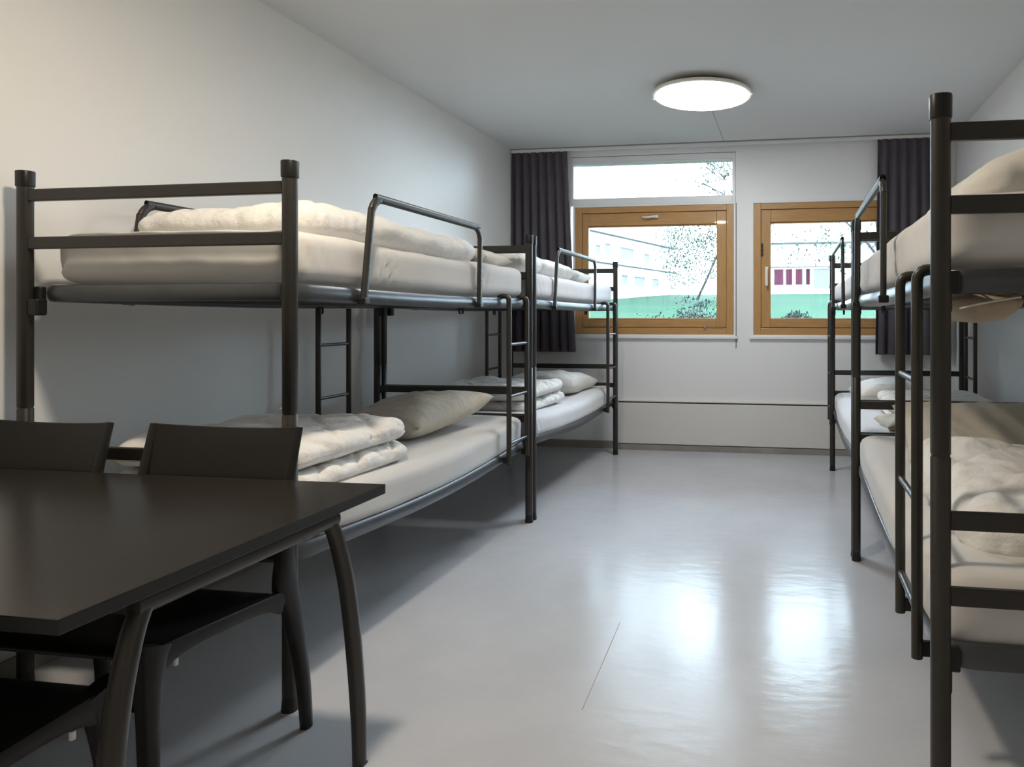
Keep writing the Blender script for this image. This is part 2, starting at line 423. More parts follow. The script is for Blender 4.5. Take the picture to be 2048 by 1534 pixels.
# ------------------------------------------------------------------ bunk beds
L, Wd = 2.03, .973
def post(t, x, y):
    # near-round steel tube with a seam ring at mid height
    bm = bmesh.new(); h = .0212
    sweep(bm, [(x, y, .045), (x, y, .912), (x, y, .914), (x, y, .919), (x, y, .921), (x, y, 1.66)], [h, h, h - .0016, h - .0016, h, h], None, (1, 0, 0), 28, 2.35)
    p = obj('post', bm, M['metal'], t, True, angle=50)
    bm = bmesh.new(); sweep(bm, [(x, y, 1.648), (x, y, 1.651), (x, y, 1.697), (x, y, 1.700)], [.0228, .0236, .0240, .0228], None, (1, 0, 0), 28, 2.6)
    obj('post_cap', bm, M['cap'], p)
    bm = bmesh.new(); sweep(bm, [(x, y, 0), (x, y, .008), (x, y, .045), (x, y, .052)], [.0228, .0230, .0200, .0195], None, (1, 0, 0), 28, 2.6)
    obj('rubber_foot', bm, M['cap'], p)
def bunk(label, row, y0, flip=False, sag=.04):
    """row: 'L' or 'R'.  xf = line of the posts on the aisle side, xb = by the wall"""
    s = 1 if row == 'L' else -1                      # direction of the aisle
    xf = -1.533 if row == 'L' else .3206
    xb = xf - s * Wd; y1 = y0 + L
    t = thing('bunk_bed', ((xf + xb) / 2, (y0 + y1) / 2, 0), label, 'bunk bed', 'black metal bunk beds')
    for x in (xf, xb):
        for y in (y0, y1): post(t, x, y)
    for y in (y0, y1):
        for z, nm in ((1.619, 'end_rail'), (1.461, 'end_rail'), (.776, 'end_rail'), (.612, 'end_rail')):
            bm = bmesh.new(); a, b = sorted((xf, xb)); box(bm, a + .018, b - .018, y - .010, y + .010, z - .020, z + .020)
            obj(nm, bm, M['metal'], t, False, .004)
    # frames: a rounded ring of tube with a mesh base
    for lvl, zc, sg in (('upper_frame', 1.297, .010), ('lower_frame', .470, sag)):
        fx, bxx = xf - s * .018, xb + s * .028
        ya, yb = y0 + .034, y1 - .034
        base = [(fx, ya, zc), (fx, yb, zc), (bxx, yb, zc), (bxx, ya, zc)]
        pts = []
        R = .07
        cor = [Vector(c) for c in base]
        for i in range(4):
            a, b, c = cor[i - 1], cor[i], cor[(i + 1) % 4]
            u = (a - b).normalized(); v = (c - b).normalized(); p, q = b + u * R, b + v * R
            for k in range(6):
                w = k / 5; pts.append(p * (1 - w) ** 2 + b * 2 * w * (1 - w) + q * w * w)
            e0, e1 = b + v * R, c - v * R
            for k in range(1, 12): pts.append(e0.lerp(e1, k / 12))
        def low(p):
            w = (p.y - y0) / L; return p - Vector((0, 0, sg * math.sin(PI * min(max(w, 0), 1)) ** 1.2))
        pts = [low(p) for p in pts]
        bm = bmesh.new(); n = 12; rings = []
        for i, p in enumerate(pts):
            tg = (pts[(i + 1) % len(pts)] - pts[i - 1]).normalized(); sd = Vector((0, 0, 1)); q = tg.cross(sd).normalized()
            rings.append([bm.verts.new(p + sd * .029 * math.copysign(abs(math.cos(2 * PI * k / n)) ** .8, math.cos(2 * PI * k / n)) + q * .016 * math.copysign(abs(math.sin(2 * PI * k / n)) ** .8, math.sin(2 * PI * k / n))) for k in range(n)])
        for i in range(len(rings)):
            a, b = rings[i], rings[(i + 1) % len(rings)]
            for k in range(n): bm.faces.new((a[k], a[(k + 1) % n], b[(k + 1) % n], b[k]))
        fr = obj(lvl, bm, M['frame_metal'], t)
        bm = bmesh.new(); a, b = sorted((fx, bxx))
        for k in range(1, 13):
            x = a + (b - a) * k / 13
            sweep(bm, [low(Vector((x, ya + (yb - ya) * q / 8, zc - .012))) for q in range(9)], .0025, None, (1, 0, 0), 6)
        for k in range(1, 21):
            y = ya + (yb - ya) * k / 21; z = low(Vector((0, y, zc - .008))).z
            sweep(bm, [(a + .012, y, z), (b - .012, y, z)], .0045, .002, (0, 1, 0), 6)
        obj('wire_mesh', bm, M['mesh_metal'], fr)
        for x, d in ((xf, -s), (xb, s)):
            for y, e in ((y0, 1), (y1, -1)):
                bm = bmesh.new()
                if x == xb: box(bm, *sorted((x + d * .019, x + d * .060)), *sorted((y - e * .012, y + e * .024)), zc - .075, zc - .020)
                else: box(bm, *sorted((x + d * .015, x + d * .024)), *sorted((y - e * .006, y + e * .008)), zc - .070, zc - .02)
                box(bm, *sorted((x + d * .015, x + d * .045)), *sorted((y + e * .010, y + e * .034)), zc - .03, zc + .022)
                obj('corner_bracket', bm, M['cap'], fr, False, .006)
    # small lugs under the upper frame
    for x in (xf - s * .03, xb + s * .2):
        for yy in (y0 + 1.2,):
            bm = bmesh.new(); z = 1.262
            sweep(bm, [(x, yy, z + .004), (x, yy - .004, z - .022), (x, yy + .006, z - .030)], .004, .006, (0, 1, 0), 8)
            box(bm, x - .004, x + .004, yy, yy + .03, z - .002, z + .006)
            sweep(bm, [(x, yy + .03, z + .004), (x, yy + .034, z - .022), (x, yy + .028, z - .030)], .004, .006, (0, 1, 0), 8)
            obj('hook', bm, M['cap'], t)
    # guard rails and ladders. positions measured from the near end of a left-row bed
    def Y(d): return (y1 - d) if flip else (y0 + d)
    for x, side in ((xf + s * (.012 if s > 0 else .034), s), (xb + s * .010, -s)):
        a, b = Y(.365), Y(1.325); e = 1 if b > a else -1
        P = arc_path([(x, a, 1.262), (x, a + e * .055, 1.658), (x, b + e * .010, 1.655), (x, b, 1.262)], .075, 7)
        P = smoothpath(P, 2)
        obj('guard_rail', tube(P, .0105, (1, 0, 0), 12, 2.4, .0165), M['metal'], t)
        for yy in (a, b): obj('rail_clamp', bx(x - .016, x + .016, yy - .018, yy + .018, 1.262, 1.286), M['cap'], t, False, .004)
    for x, side, da, db in ((xf + s * .030, s, 1.655, 1.915), (xb - s * -.030, -s, 1.40, 1.66)):
        zb = .42
        if side != s: x = xb + s * .055
        st = []
        ld = None
        y_a, y_b = Y(da), Y(db)
        for k, yy in enumerate((y_a, y_b)):
            # stile hooks over the frame at the top
            inn = xf - s * .018 if side == s else xb + s * .028
            top = 1.328
            P = arc_path([(x, yy, zb), (x, yy, top), (inn - side * .010, yy, top), (inn - side * .014, yy, 1.30)], .028, 5) if side == s else \
                arc_path([(x, yy, zb), (x, yy, 1.275)], .02, 4)
            if side != s: P = [Vector((x, yy, zb)), Vector((x, yy, 1.262))]
            bm = tube(P, .0135, (0, 1, 0), 16, 2.1, .0135)
            if k == 0: main = bm
            else:
                me = bpy.data.meshes.new('t'); bm.to_mesh(me); bm.free(); main.from_mesh(me)
        ld = obj('ladder', main, M['metal'], t)
        for z in (1.067, .785, .53):
            bm = tube([(x, y_a, z), (x, y_b, z)], .0085, (0, 0, 1), 10, 2.2)
            obj('rung', bm, M['frame_metal'], ld)
        # lower hooks that keep it off the frame
        for yy in (y_a, y_b): obj('ladder_hook', bx(*sorted((x - side * .004, x - side * .032)), yy - .008, yy + .008, .425, .46), M['cap'], ld, False, .003)
    return dict(xf=xf, xb=xb, y0=y0, y1=y1, s=s, t=t)
A = bunk('nearest left-row black bunk bed, standing behind the dining table', 'L', 1.982)
B = bunk('left-row black bunk bed beside the far left curtain and window', 'L', 4.072)
C = bunk('nearest right-row black bunk bed, its tall front post closest to the camera', 'R', 1.617, True)
D = bunk('right-row black bunk bed in front of the right-hand timber window', 'R', 3.707)

def mattress(bd, z0, label, mat, sag=.0, thick=.17, wr=.004, seed=1, creases=(.06, .93)):
    s = bd['s']; xa, xb = sorted((bd['xf'] - s * .008, bd['xb'] + s * .045)); ya, yb = bd['y0'] + .036, bd['y1'] - .036
    def fn(p, n):
        w = (p.y - bd['y0']) / L
        z = p.z - sag * math.sin(PI * w) ** 1.2
        q = Vector((p.x * 3 + seed, p.y * 2.2, p.z * 3))
        d = noise.noise(q) * wr * 2 + noise.noise(q * 3.1) * wr
        # tucked creases near the ends of the sides
        if abs(n.z) < .7:
            for c in creases:
                e = abs(w - c); ph = 95 * (p.y + (.55 if c < .5 else -.55) * p.z)
                d -= .011 * math.exp(-(e / .045) ** 2) * max(0, math.sin(ph)) ** 3
        return Vector((p.x, p.y, z)) + n * d
    t = thing('mattress', ((xa + xb) / 2, (ya + yb) / 2, z0), label, 'mattress', 'sheeted mattresses on the bunks')
    bm = rbox(bmesh.new(), xa, xb, ya, yb, z0, z0 + thick, .075, .075, .042, .020, fn)
    obj('fitted_sheet', bm, mat, t, angle=180)
    return t
UZ, LZ = 1.326, .470 
mattress(A, UZ, 'beige sheeted mattress on the upper level of the nearest left bunk', M['sheet'], .008, .178, seed=1, creases=(.05, .28, .70))
mattress(B, UZ, 'sheeted mattress on the upper level of the far left bunk', M['sheet_white'], .008, .165, seed=2)
mattress(C, UZ, 'beige sheeted mattress on the upper level of the nearest right bunk', M['sheet'], .008, .178, seed=3, creases=(.36, .9))
mattress(D, UZ, 'pale mattress on the upper level of the far right bunk', M['sheet_white'], .008, .15, seed=4)
mattress(A, LZ, 'grey-beige sheeted mattress on the lower level of the nearest left bunk', M['sheet'], .042, .175, seed=5, creases=(.10,))
mattress(B, LZ, 'pale sheeted mattress on the lower level of the far left bunk', M['sheet_white'], .042, .15, seed=6)
mattress(C, LZ, 'beige sheeted mattress on the lower level of the nearest right bunk', M['sheet'], .042, .175, seed=7)
mattress(D, LZ, 'pale bluish sheeted mattress on the lower level of the far right bunk', M['sheet_white'], .042, .165, seed=8)

# ------------------------------------------------------------------ bedding
def quilt(p, n, q=.16, depth=.012, seed=0):
    depth *= 1.25
    """diamond quilting: stitched valleys on the broad faces"""
    a = (p.x + p.y + .02 * noise.noise(p * 9)) / q; b = (p.x - p.y + .02 * noise.noise(p * 8)) / q
    va = abs(math.sin(PI * a)); vb = abs(math.sin(PI * b)); v = min(va, vb)
    if abs(n.z) < .4:
        va = abs(math.sin(PI * (p.x + p.y) / q)); v = va
    return depth * (min(1, v * 2.6) ** .5 - 1)
def duvet(x0, x1, y0, y1, z0, z1, layers, label, mat=None, seed=0, q=.17, depth=.014, lump=.018, rot=0, profile=None, group='folded duvets on the bunks', step=.014, skew=.01):
    cx, cy = (x0 + x1) / 2, (y0 + y1) / 2
    t = thing('duvet', (cx, cy, z0), label, 'duvet', group, rot)
    bm = bmesh.new(); h = (z1 - z0) / layers; rnd = random.Random(seed)
    for k in range(layers):
        ox, oy = rnd.uniform(-skew, skew), rnd.uniform(-skew, skew); sh = rnd.random() * 10
        za, zb = z0 + k * h - (.006 if k else 0), z0 + (k + 1) * h
        def fn(p, n):
            r = Vector((p.x * 5 + sh, p.y * 5, p.z * 4 + seed))
            d = quilt(p + Vector((sh, 0, 0)), n, q, depth) + lump * .5 * noise.noise(r) + lump * .3 * noise.noise(r * 2.7)
            wz = 1.0 if n.z > -.3 else .15
            pp = p + n * d * wz
            if profile: pp.z = z0 + (pp.z - z0) * profile((pp.x - x0) / (x1 - x0), (pp.y - y0) / (y1 - y0))
            return pp
        e = min(h * .5 - .001, .07)
        rbox(bm, x0 + ox, x1 + ox, y0 + oy, y1 + oy, za, zb, min(.09, (x1 - x0) / 3), min(.09, (y1 - y0) / 3), e, step, fn)
    bmesh.ops.translate(bm, verts=bm.verts, vec=-Vector((cx, cy, z0)))
    o = obj('quilted_cover', bm, mat or M['duvet'], t, angle=180, local=True)
    return t
def pillow(c, sx, sy, th, rot, label, mat=None, seed=0, group='pillows on the bunks', fold=0):
    t = thing('pillow', c, label, 'pillow', group); t.rotation_euler = rot
    bm = bmesh.new(); n = 40; g = []
    for sgn in (1, -1):
        rows = []
        for i in range(n + 1):
            r = []
            for j in range(n + 1):
                u, v = 2 * i / n - 1, 2 * j / n - 1
                e = (max(0, 1 - abs(u) ** 2.6) * max(0, 1 - abs(v) ** 2.6)) ** .42
                # edges pulled in between the pointed corners
                px = u * sx / 2 * (1 - .07 * (1 - v * v)); py = v * sy / 2 * (1 - .07 * (1 - u * u))
                q = Vector((px * 6 + seed, py * 6, sgn))
                w = noise.noise(q) * .016 * e + .007 * noise.noise(q * 3) * e - .006 * e * max(0, math.sin(38 * (px - .6 * py) + 6 * noise.noise(q))) ** 4 * min(1, (abs(u) + abs(v)) * .8)
                cr = .004 * math.sin(26 * (px + py) + seed) * (1 - e) * (abs(u) < .999 and abs(v) < .999)
                z = sgn * (th / 2 * e + (w if 0 < e else 0)) + cr
                if sgn < 0: z = max(z, -th * .36)
                z += th * .36 + fold * abs(u) ** 2
                if (i in (0, n) or j in (0, n)) and sgn < 0: r.append(g[0][i][j])
                else: r.append(bm.verts.new((px, py, z)))
            rows.append(r)
        g.append(rows)
    for k in (0, 1):
        for i in range(n):
            for j in range(n):
                f = (g[k][i][j], g[k][i + 1][j], g[k][i + 1][j + 1], g[k][i][j + 1])
                try: bm.faces.new(f if k == 0 else f[::-1])
                except ValueError: pass
    me_parent = t
    o = obj('pillow_cover', bm, mat or M['pillow'], t, angle=180, local=True)
    return t
# nearest left bunk, upper
duvet(-2.34, -1.62, 2.20, 3.56, 1.490, 1.605, 1, 'off-white duvet lying along the top mattress of the nearest left bunk', seed=4, depth=.008, lump=.03,
      profile=lambda u, v: (.80 + .30 * u) * (1.06 - .20 * max(0, v - .55) + .16 * math.exp(-((v - .22) / .16) ** 2)))
pillow((-1.92, 3.72, 1.49), .66, .42, .13, (0, 0, .05), 'beige pillow at the far end of the nearest left top bunk', M['pillow'], 3)
# nearest left bunk, lower
duvet(-2.34, -1.60, 2.09, 2.85, .600, .795, 2, 'off-white quilted duvet folded in two behind the chairs', seed=7, lump=.034, depth=.010, q=.23, step=.009)
pillow((-1.99, 3.50, .625), .66, .60, .20, (math.radians(9), math.radians(-6), math.radians(-14)), 'large beige pillow with pointed corner on the nearest left lower bunk', M['pillow'], 5)
# far left bunk
duvet(-2.34, -1.62, 4.20, 5.22, 1.48, 1.62, 1, 'off-white duvet along the top mattress of the far left bunk', seed=9, depth=.006, lump=.03, profile=lambda u, v: 1.08 - .25 * v)
pillow((-1.93, 5.48, 1.485), .62, .46, .14, (0, 0, .06), 'white pillow on the top mattress of the far left bunk', M['pillow_white'], 8)
duvet(-2.38, -1.66, 4.36, 5.12, .580, .76, 2, 'crumpled off-white duvet on the far left lower bunk', seed=12, lump=.035, depth=.012)
pillow((-1.98, 5.66, .595), .66, .52, .20, (0, 0, -.10), 'cream pillow by the end rail of the far left lower bunk', M['pillow_white'], 11)
# nearest right bunk
duvet(.42, 1.12, 1.80, 2.62, 1.475, 1.640, 1, 'beige duvet humped on the top mattress of the nearest right bunk', seed=15, depth=.006, lump=.03, mat=M['pillow_white'],
      profile=lambda u, v: .40 + .75 * math.sin(PI * min(1, max(0, .10 + u * .8))) * (.8 + .2 * math.cos(2.2 * (v - .3))))
pillow((.76, 2.98, 1.475), .62, .44, .13, (0, 0, 0), 'flat pale pillow on the top mattress of the nearest right bunk', M['pillow_white'], 18)
duvet(.44, 1.16, 1.84, 2.74, .595, .76, 1, 'thick off-white duvet spread on the nearest right lower bunk', seed=21, lump=.05, depth=.010, q=.3,
      profile=lambda u, v: .78 + .38 * v)
pillow((.83, 3.30, .65), .72, .46, .16, (math.radians(26), 0, .03), 'pleated beige pillow standing at the far end of the nearest right lower bunk', M['pillow'], 22)
# far right bunk
pillow((.72, 5.25, .60), .56, .52, .20, (0, 0, .1), 'cream pillow on the far right lower bunk', M['pillow_white'], 25)
duvet(.56, 1.20, 4.15, 4.92, .60, .735, 2, 'crumpled white duvet on the far right lower bunk', seed=27, lump=.03)
pillow((.72, 3.98, .60), .50, .36, .12, (0, 0, .1), 'small beige pillow at the near end of the far right lower bunk', M['pillow'], 29)
duvet(.44, 1.15, 3.95, 4.8, 1.465, 1.58, 1, 'off-white duvet on the top mattress of the far right bunk', seed=31, lump=.03, depth=.006, profile=lambda u, v: 1.15 - .5 * v)

# quilted cover corner hanging through the frame of the nearest right upper bunk
bm = bmesh.new(); n = 16
def fnh(p, nn):
    u = (p.x - .368) / .152; r = max(0, 1 - ((u - .42) / .60) ** 2)
    if p.z < 1.262: p = Vector((p.x, p.y, 1.262 - (1.262 - p.z) * r ** .6))
    return p + nn * .003 * noise.noise(p * 30)
rbox(bm, .368, .520, 1.665, 1.98, 1.205, 1.272, .04, .06, .028, .012, fnh)
t = thing('mattress_protector', (.43, 1.8, 1.205), 'brown quilted mattress cover corner hanging below the nearest right top bunk', 'mattress cover')
obj('cover_corner', bm, M['quilt_cover'], t, angle=180)
bm = bmesh.new(); sweep(bm, smoothpath([(.370, 1.662, 1.236), (.40, 1.660, 1.244), (.44, 1.662, 1.252), (.50, 1.664, 1.262)], 4), .0025, None, (0, 1, 0), 6)
obj('piping', bm, M['pillow_white'], t)

# ------------------------------------------------------------------ table
TX0, TX1, TY0, TY1 = -2.565, -1.142, .952, 1.868
t = thing('dining_table', ((TX0 + TX1) / 2, (TY0 + TY1) / 2, 0), 'dark brown dining table with curved metal legs at the left wall', 'table')
bm = bx(TX0, TX1, TY0, TY1, .7385, .7405); o = obj('laminate_surface', bm, M['table'], t, False)
bm = bx(TX0, TX1, TY0, TY1, .714, .7385); obj('tabletop', bm, M['table_edge'], t, False, .002)
ymid = (TY0 + TY1) / 2
for x in (TX1 - .045, TX0 + .06):
    bm = bmesh.new(); sweep(bm, [(x, ymid - .29, .690), (x, ymid + .29, .690)], .020, .022, (1, 0, 0), 20, 2.3); obj('side_rail', bm, M['table_leg'], t)
    for e in (-1, 1):
        so = 1 if x > -2 else -1
        P = [(.258, .700), (.292, .640), (.326, .52), (.347, .38), (.360, .22), (.364, .10), (.362, .0)]
        P = smoothpath([(x + so * .026 * (1 - z / .7) ** .8, ymid + e * a, z) for a, z in P], 5)
        m_ = len(P); w = [.0170 + .0035 * math.sin(PI * k / (m_ - 1)) for k in range(m_)]
        lg = obj('leg', sweep(bmesh.new(), P, w, w, (1, 0, 0), 20, 2.3), M['table_leg'], t)
        o = obj('foot_glide', bx(x + so * .03 - .014, x + so * .03 + .014, ymid + e * .360 - .014, ymid + e * .360 + .014, 0, .006), M['cap'], lg, False, .002)
for y in (TY0 + .17, TY1 - .17):
    bm = bmesh.new(); sweep(bm, [(TX0 + .06, y, .695), (TX1 - .045, y, .695)], .014, .018, (0, 1, 0), 12, 4); obj('long_rail', bm, M['table_leg'], t)

# ------------------------------------------------------------------ chairs
def chair(x0, x1, yb, e, label, wide=1):
    """x0,x1 outer sides; yb = y of the outermost back at the top; e=+1: the back is on the +y side"""
    def yy(d): return yb - e * d
    cx = (x0 + x1) / 2; cyy = yy(.3)
    t = thing('dining_chair', (cx, cyy, 0), label, 'chair', 'black moulded chairs at the dining table')
    zb = .885
    # d = distance from the top of the back towards the seat front (outer edge), z, depth of the section, half thickness
    prof = [(.000, zb, .014, .012), (.020, .80, .020, .014), (.036, .72, .026, .016), (.046, .60, .040, .018), (.044, .52, .058, .019), (.034, .44, .085, .020),
            (.026, .36, .060, .019), (.014, .24, .046, .018), (.010, .12, .038, .016), (.014, .0, .032, .015)]
    def spread(z): return   .016 * min(1, max(0, (.74 - z) / .30)) * wide + .030 * wide * max(0, (.44 - z) / .44) ** 1.2   # legs splay outward
    for sx, x in ((1, x0), (-1, x1)):
        P, hw, hd = [], [], []
        for d, z, dep, ht in prof:
            spl = spread(z)
            P.append((x + sx * (ht - spl), yy(d + dep / 2), z)); hw.append(ht); hd.append(dep / 2)
        n = 4; P2 = smoothpath(P, n)
        obj('back_post', sweep(bmesh.new(), P2, interp(hw, n), interp(hd, n), (1, 0, 0), 16, 3.2), M['chair'], t)
        # front leg
        P = [(x + sx * (.022 - .016 * wide), yy(.505), .458), (x + sx * (.020 - .016 * wide), yy(.520), .40), (x + sx * (.016 - .020 * wide), yy(.530), .28), (x + sx * (.012 - .026 * wide), yy(.535), .12), (x + sx * (.008 - .032 * wide), yy(.538), .0)]
        P2 = smoothpath(P, 4)
        obj('front_leg', sweep(bmesh.new(), P2, interp([.022, .022, .019, .017, .014], 4), interp([.045, .030, .021, .018, .015], 4), (1, 0, 0), 16, 3.2), M['chair'], t)
        # side apron with arched underside
        P = []; hz = []
        m_ = 14
        for k in range(m_ + 1):
            w = k / m_; d = .10 + (.50 - .10) * w
            top = .430 + .028 * w; bot = top - .036 - .030 * (abs(2 * w - 1) ** 4)
            P.append((x + sx * (.014 - .016 * wide), yy(d), (top + bot) / 2)); hz.append((top - bot) / 2)
        obj('side_apron', sweep(bmesh.new(), P, .012, hz, (1, 0, 0), 12, 5), M['chair'], t)
        bm = bmesh.new(); sweep(bm, [(x + sx * (.014 - .016 * wide), yy(.455), .405), (x + sx * (.014 - .016 * wide), yy(.455), .388)], .006, None, (1, 0, 0), 10)
        obj('screw', bm, M['trim_white'], t)
    # backrest: curved shell
    bm = bmesh.new(); nu, nv = 24, 14
    def B_(u, v, off):
        z = .50 + (zb - .50) * v + .0 
        # follow the posts' profile
        for (d0, z0, p0, h0), (d1, z1, p1, h1) in zip(prof, prof[1:]):
            if z1 <= z <= z0 + 1e-6:
                w = (z - z1) / (z0 - z1); d = d1 + (d0 - d1) * w; dep = p1 + (p0 - p1) * w; break
        else: d, dep = .045, .04
        x = x0 + .010 + (x1 - x0 - .020) * u
        c = 4 * u * (1 - u)
        if v < .04: z += .012 * (1 - c)
        z -= .010 * c * (v > .96)
        return Vector((x, yy(d + dep * .5 - .022 * c + off), z))
    g = [[[bm.verts.new(B_(i / nu, j / nv, o_)) for j in range(nv + 1)] for i in range(nu + 1)] for o_ in (-.005, .006)]
    for i in range(nu):
        for j in range(nv):
            bm.faces.new((g[0][i][j], g[0][i + 1][j], g[0][i + 1][j + 1], g[0][i][j + 1])); bm.faces.new((g[1][i][j], g[1][i][j + 1], g[1][i + 1][j + 1], g[1][i + 1][j]))
    for i in range(nu):
        for j in (0, nv): bm.faces.new((g[0][i][j], g[1][i][j], g[1][i + 1][j], g[0][i + 1][j]))
    for j in range(nv):
        for i in (0, nu): bm.faces.new((g[0][i][j], g[0][i][j + 1], g[1][i][j + 1], g[1][i][j]))
    obj('backrest', bm, M['chair'], t, angle=60)
    # seat: dished panel
    bm = bmesh.new()
    ya, yc = sorted((yy(.115), yy(.545)))
    def fs(p, n):
        u = (p.x - x0) / (x1 - x0); w = (yb - p.y) * e
        v = (w - .115) / .43
        z = p.z + .026 * v - .012 * 4 * u * (1 - u) * math.sin(PI * min(max(v, 0), 1))
        if v > .85: z -= .05 * (v - .85) ** 2 / .0225 * .2
        return Vector((p.x, p.y, z))
    rbox(bm, x0 + .006 - .016 * wide, x1 - .006 + .016 * wide, ya, yc, .412, .432, .03, .03, .009, .02, fs)
    obj('seat', bm, M['chair'], t, angle=60)
chair(-1.975, -1.452, 1.938, 1, 'black moulded chair with its back between the table corner and the bunk bed post')
chair(-2.572, -2.105, 1.932, 1, 'black moulded chair at the table nearest the left wall, only its backrest showing', 0)
chair(-1.92, -1.397, .735, -1, 'black moulded chair pushed under the near side of the table, seat in shadow')

# ------------------------------------------------------------------ outside
def grass_mat():
    m, nt, b = new_mat('green lawn grass'); c = tex_coord(nt)
    nt.links.new(ramp(nt, add_noise(nt, 1.6, 6, .65, c), [(.3, (.008, .032, .0155)), (.7, (.0145, .047, .024))]), b.inputs['Base Color'])  # the grass's own green, mottled at random by noise
    b.inputs['Roughness'].default_value = .9; b.inputs['Specular IOR Level'].default_value = .1; return m
M['grass'] = grass_mat()
M['leaf'] = simple('pale young leaf', (.022, .050, .029), .6, var=.55, scale=3)
M['bush_leaf'] = simple('bush leaf', (.008, .025, .016), .6, var=.6, scale=5)
M['bark'] = simple('grey bark', (.035, .032, .030), .9, var=.3, scale=20)
M['render_white'] = simple('white rendered facade', (.75, .75, .75), .8, var=.02)
M['dim_glass'] = simple('outside window glass', (.11, .115, .12), .5)
M['eave'] = simple('grey eaves board', (.030, .030, .032), .7)
M['red_curtain'] = simple('magenta red curtain', (.078, .010, .028), .8, var=.35, scale=14)
bm = bmesh.new(); nx, ny = 60, 60; g = []
def ground_z(x, y):
    w = min(max((y - 7) / 14, 0), 1)
    return 1.02 + .86 * w + .02 * noise.noise(Vector((x * .5, y * .5, 0)))
for i in range(nx + 1):
    g.append([bm.verts.new((-22 + 44 * i / nx, 6.75 + 30 * (j / ny) ** 1.5, ground_z(-22 + 44 * i / nx, 6.75 + 30 * (j / ny) ** 1.5))) for j in range(ny + 1)])
for i in range(nx):
    for j in range(ny): bm.faces.new((g[i][j], g[i + 1][j], g[i + 1][j + 1], g[i][j + 1]))
r = bmesh.ops.extrude_face_region(bm, geom=bm.faces[:]); bmesh.ops.translate(bm, verts=[v for v in r['geom'] if isinstance(v, bmesh.types.BMVert)], vec=(0, 0, -.6))
tag(obj('lawn', bm, M['grass'], None, True, angle=180), 'green grass bank rising outside the windows', 'lawn', kind='structure')

def facade(name, origin, ang, length, height, depth, label, wins, lines, base=1.6):
    t = thing(name, (origin[0], origin[1], base), label, 'building', None, ang)
    bm = bmesh.new(); box(bm, 0, length, 0, depth, -.4, height); obj('wall', bm, M['render_white'], t, False, local=True)
    bm = bmesh.new(); box(bm, -.4, length + .4, -.5, depth + .4, height, height + .18); obj('roof', bm, M['eave'], t, False, local=True)
    for (z, th) in lines:
        obj('ledge', bx(-.05, length + .05, -.10, .0, z, z + th), M['eave'], t, False, local=True)
    for (x0, x1, z0, z1, mt) in wins:
        bm = bmesh.new(); hh, vv = frame_bm(x0 - .06, x1 + .06, z0 - .06, z1 + .06, .05, -.05, .02)
        me = bpy.data.meshes.new('t'); vv.to_mesh(me); vv.free(); hh.from_mesh(me); bm.free()
        f = obj('window', hh, M['render_white'], t, False, local=True)
        pbm = bx(x0, x1, -.015, .0, z0, z1)
        bmesh.ops.translate(pbm, verts=pbm.verts, vec=-Vector(f.location)); obj('pane', pbm, M['dim_glass'], f, False, local=True)
        if mt:
            n = 20; cb = bmesh.new(); top = []; bot = []
            for k in range(n + 1):
                x = x0 + .02 + (x1 - x0 - .04) * k / n; y = -.035 - .012 * math.sin(k * 1.9)
                top.append(cb.verts.new((x, y, z1 - .01))); bot.append(cb.verts.new((x, y, z0 + .01)))
            for k in range(n): cb.faces.new((bot[k], bot[k + 1], top[k + 1], top[k]))
            r = bmesh.ops.extrude_face_region(cb, geom=cb.faces[:]); bmesh.ops.translate(cb, verts=[v for v in r['geom'] if isinstance(v, bmesh.types.BMVert)], vec=(0, .01, 0))
            bmesh.ops.translate(cb, verts=cb.verts, vec=-Vector(f.location)); obj('window_curtain', cb, M['red_curtain'], f, local=True)
    return t
facade('apartment_building', (-5.83, 11.14), math.radians(76.4), 10.2, 6.5, 6.0, 'white apartment building running away behind the left timber window',
       [(5.25, 5.50, 1.05, 1.30, 0), (5.70, 6.0, 1.10, 1.38, 0), (6.5, 7.3, 1.08, 1.36, 0), (7.9, 8.3, 1.05, 1.3, 0), (6.55, 6.95, .42, .66, 0), (7.3, 8.0, .42, .66, 0), (8.4, 8.9, .42, .66, 0)], [(1.61, .022), (.90, .018)], 1.6)
facade('low_building', (-1.25, 23.0), math.radians(-1), 9.0, 3.4, 6.0, 'low white building with magenta curtained windows behind the right timber window',
       [(.70, 1.00, .52, 1.02, 1), (1.07, 1.32, .52, 1.02, 1), (1.34, 1.60, .52, 1.02, 1), (1.70, 1.84, .52, 1.02, 1), (1.95, 2.6, .40, 1.02, 0), (4.2, 5.2, .3, 1.0, 0)], [(1.08, .02), (1.82, .05)], 1.70)

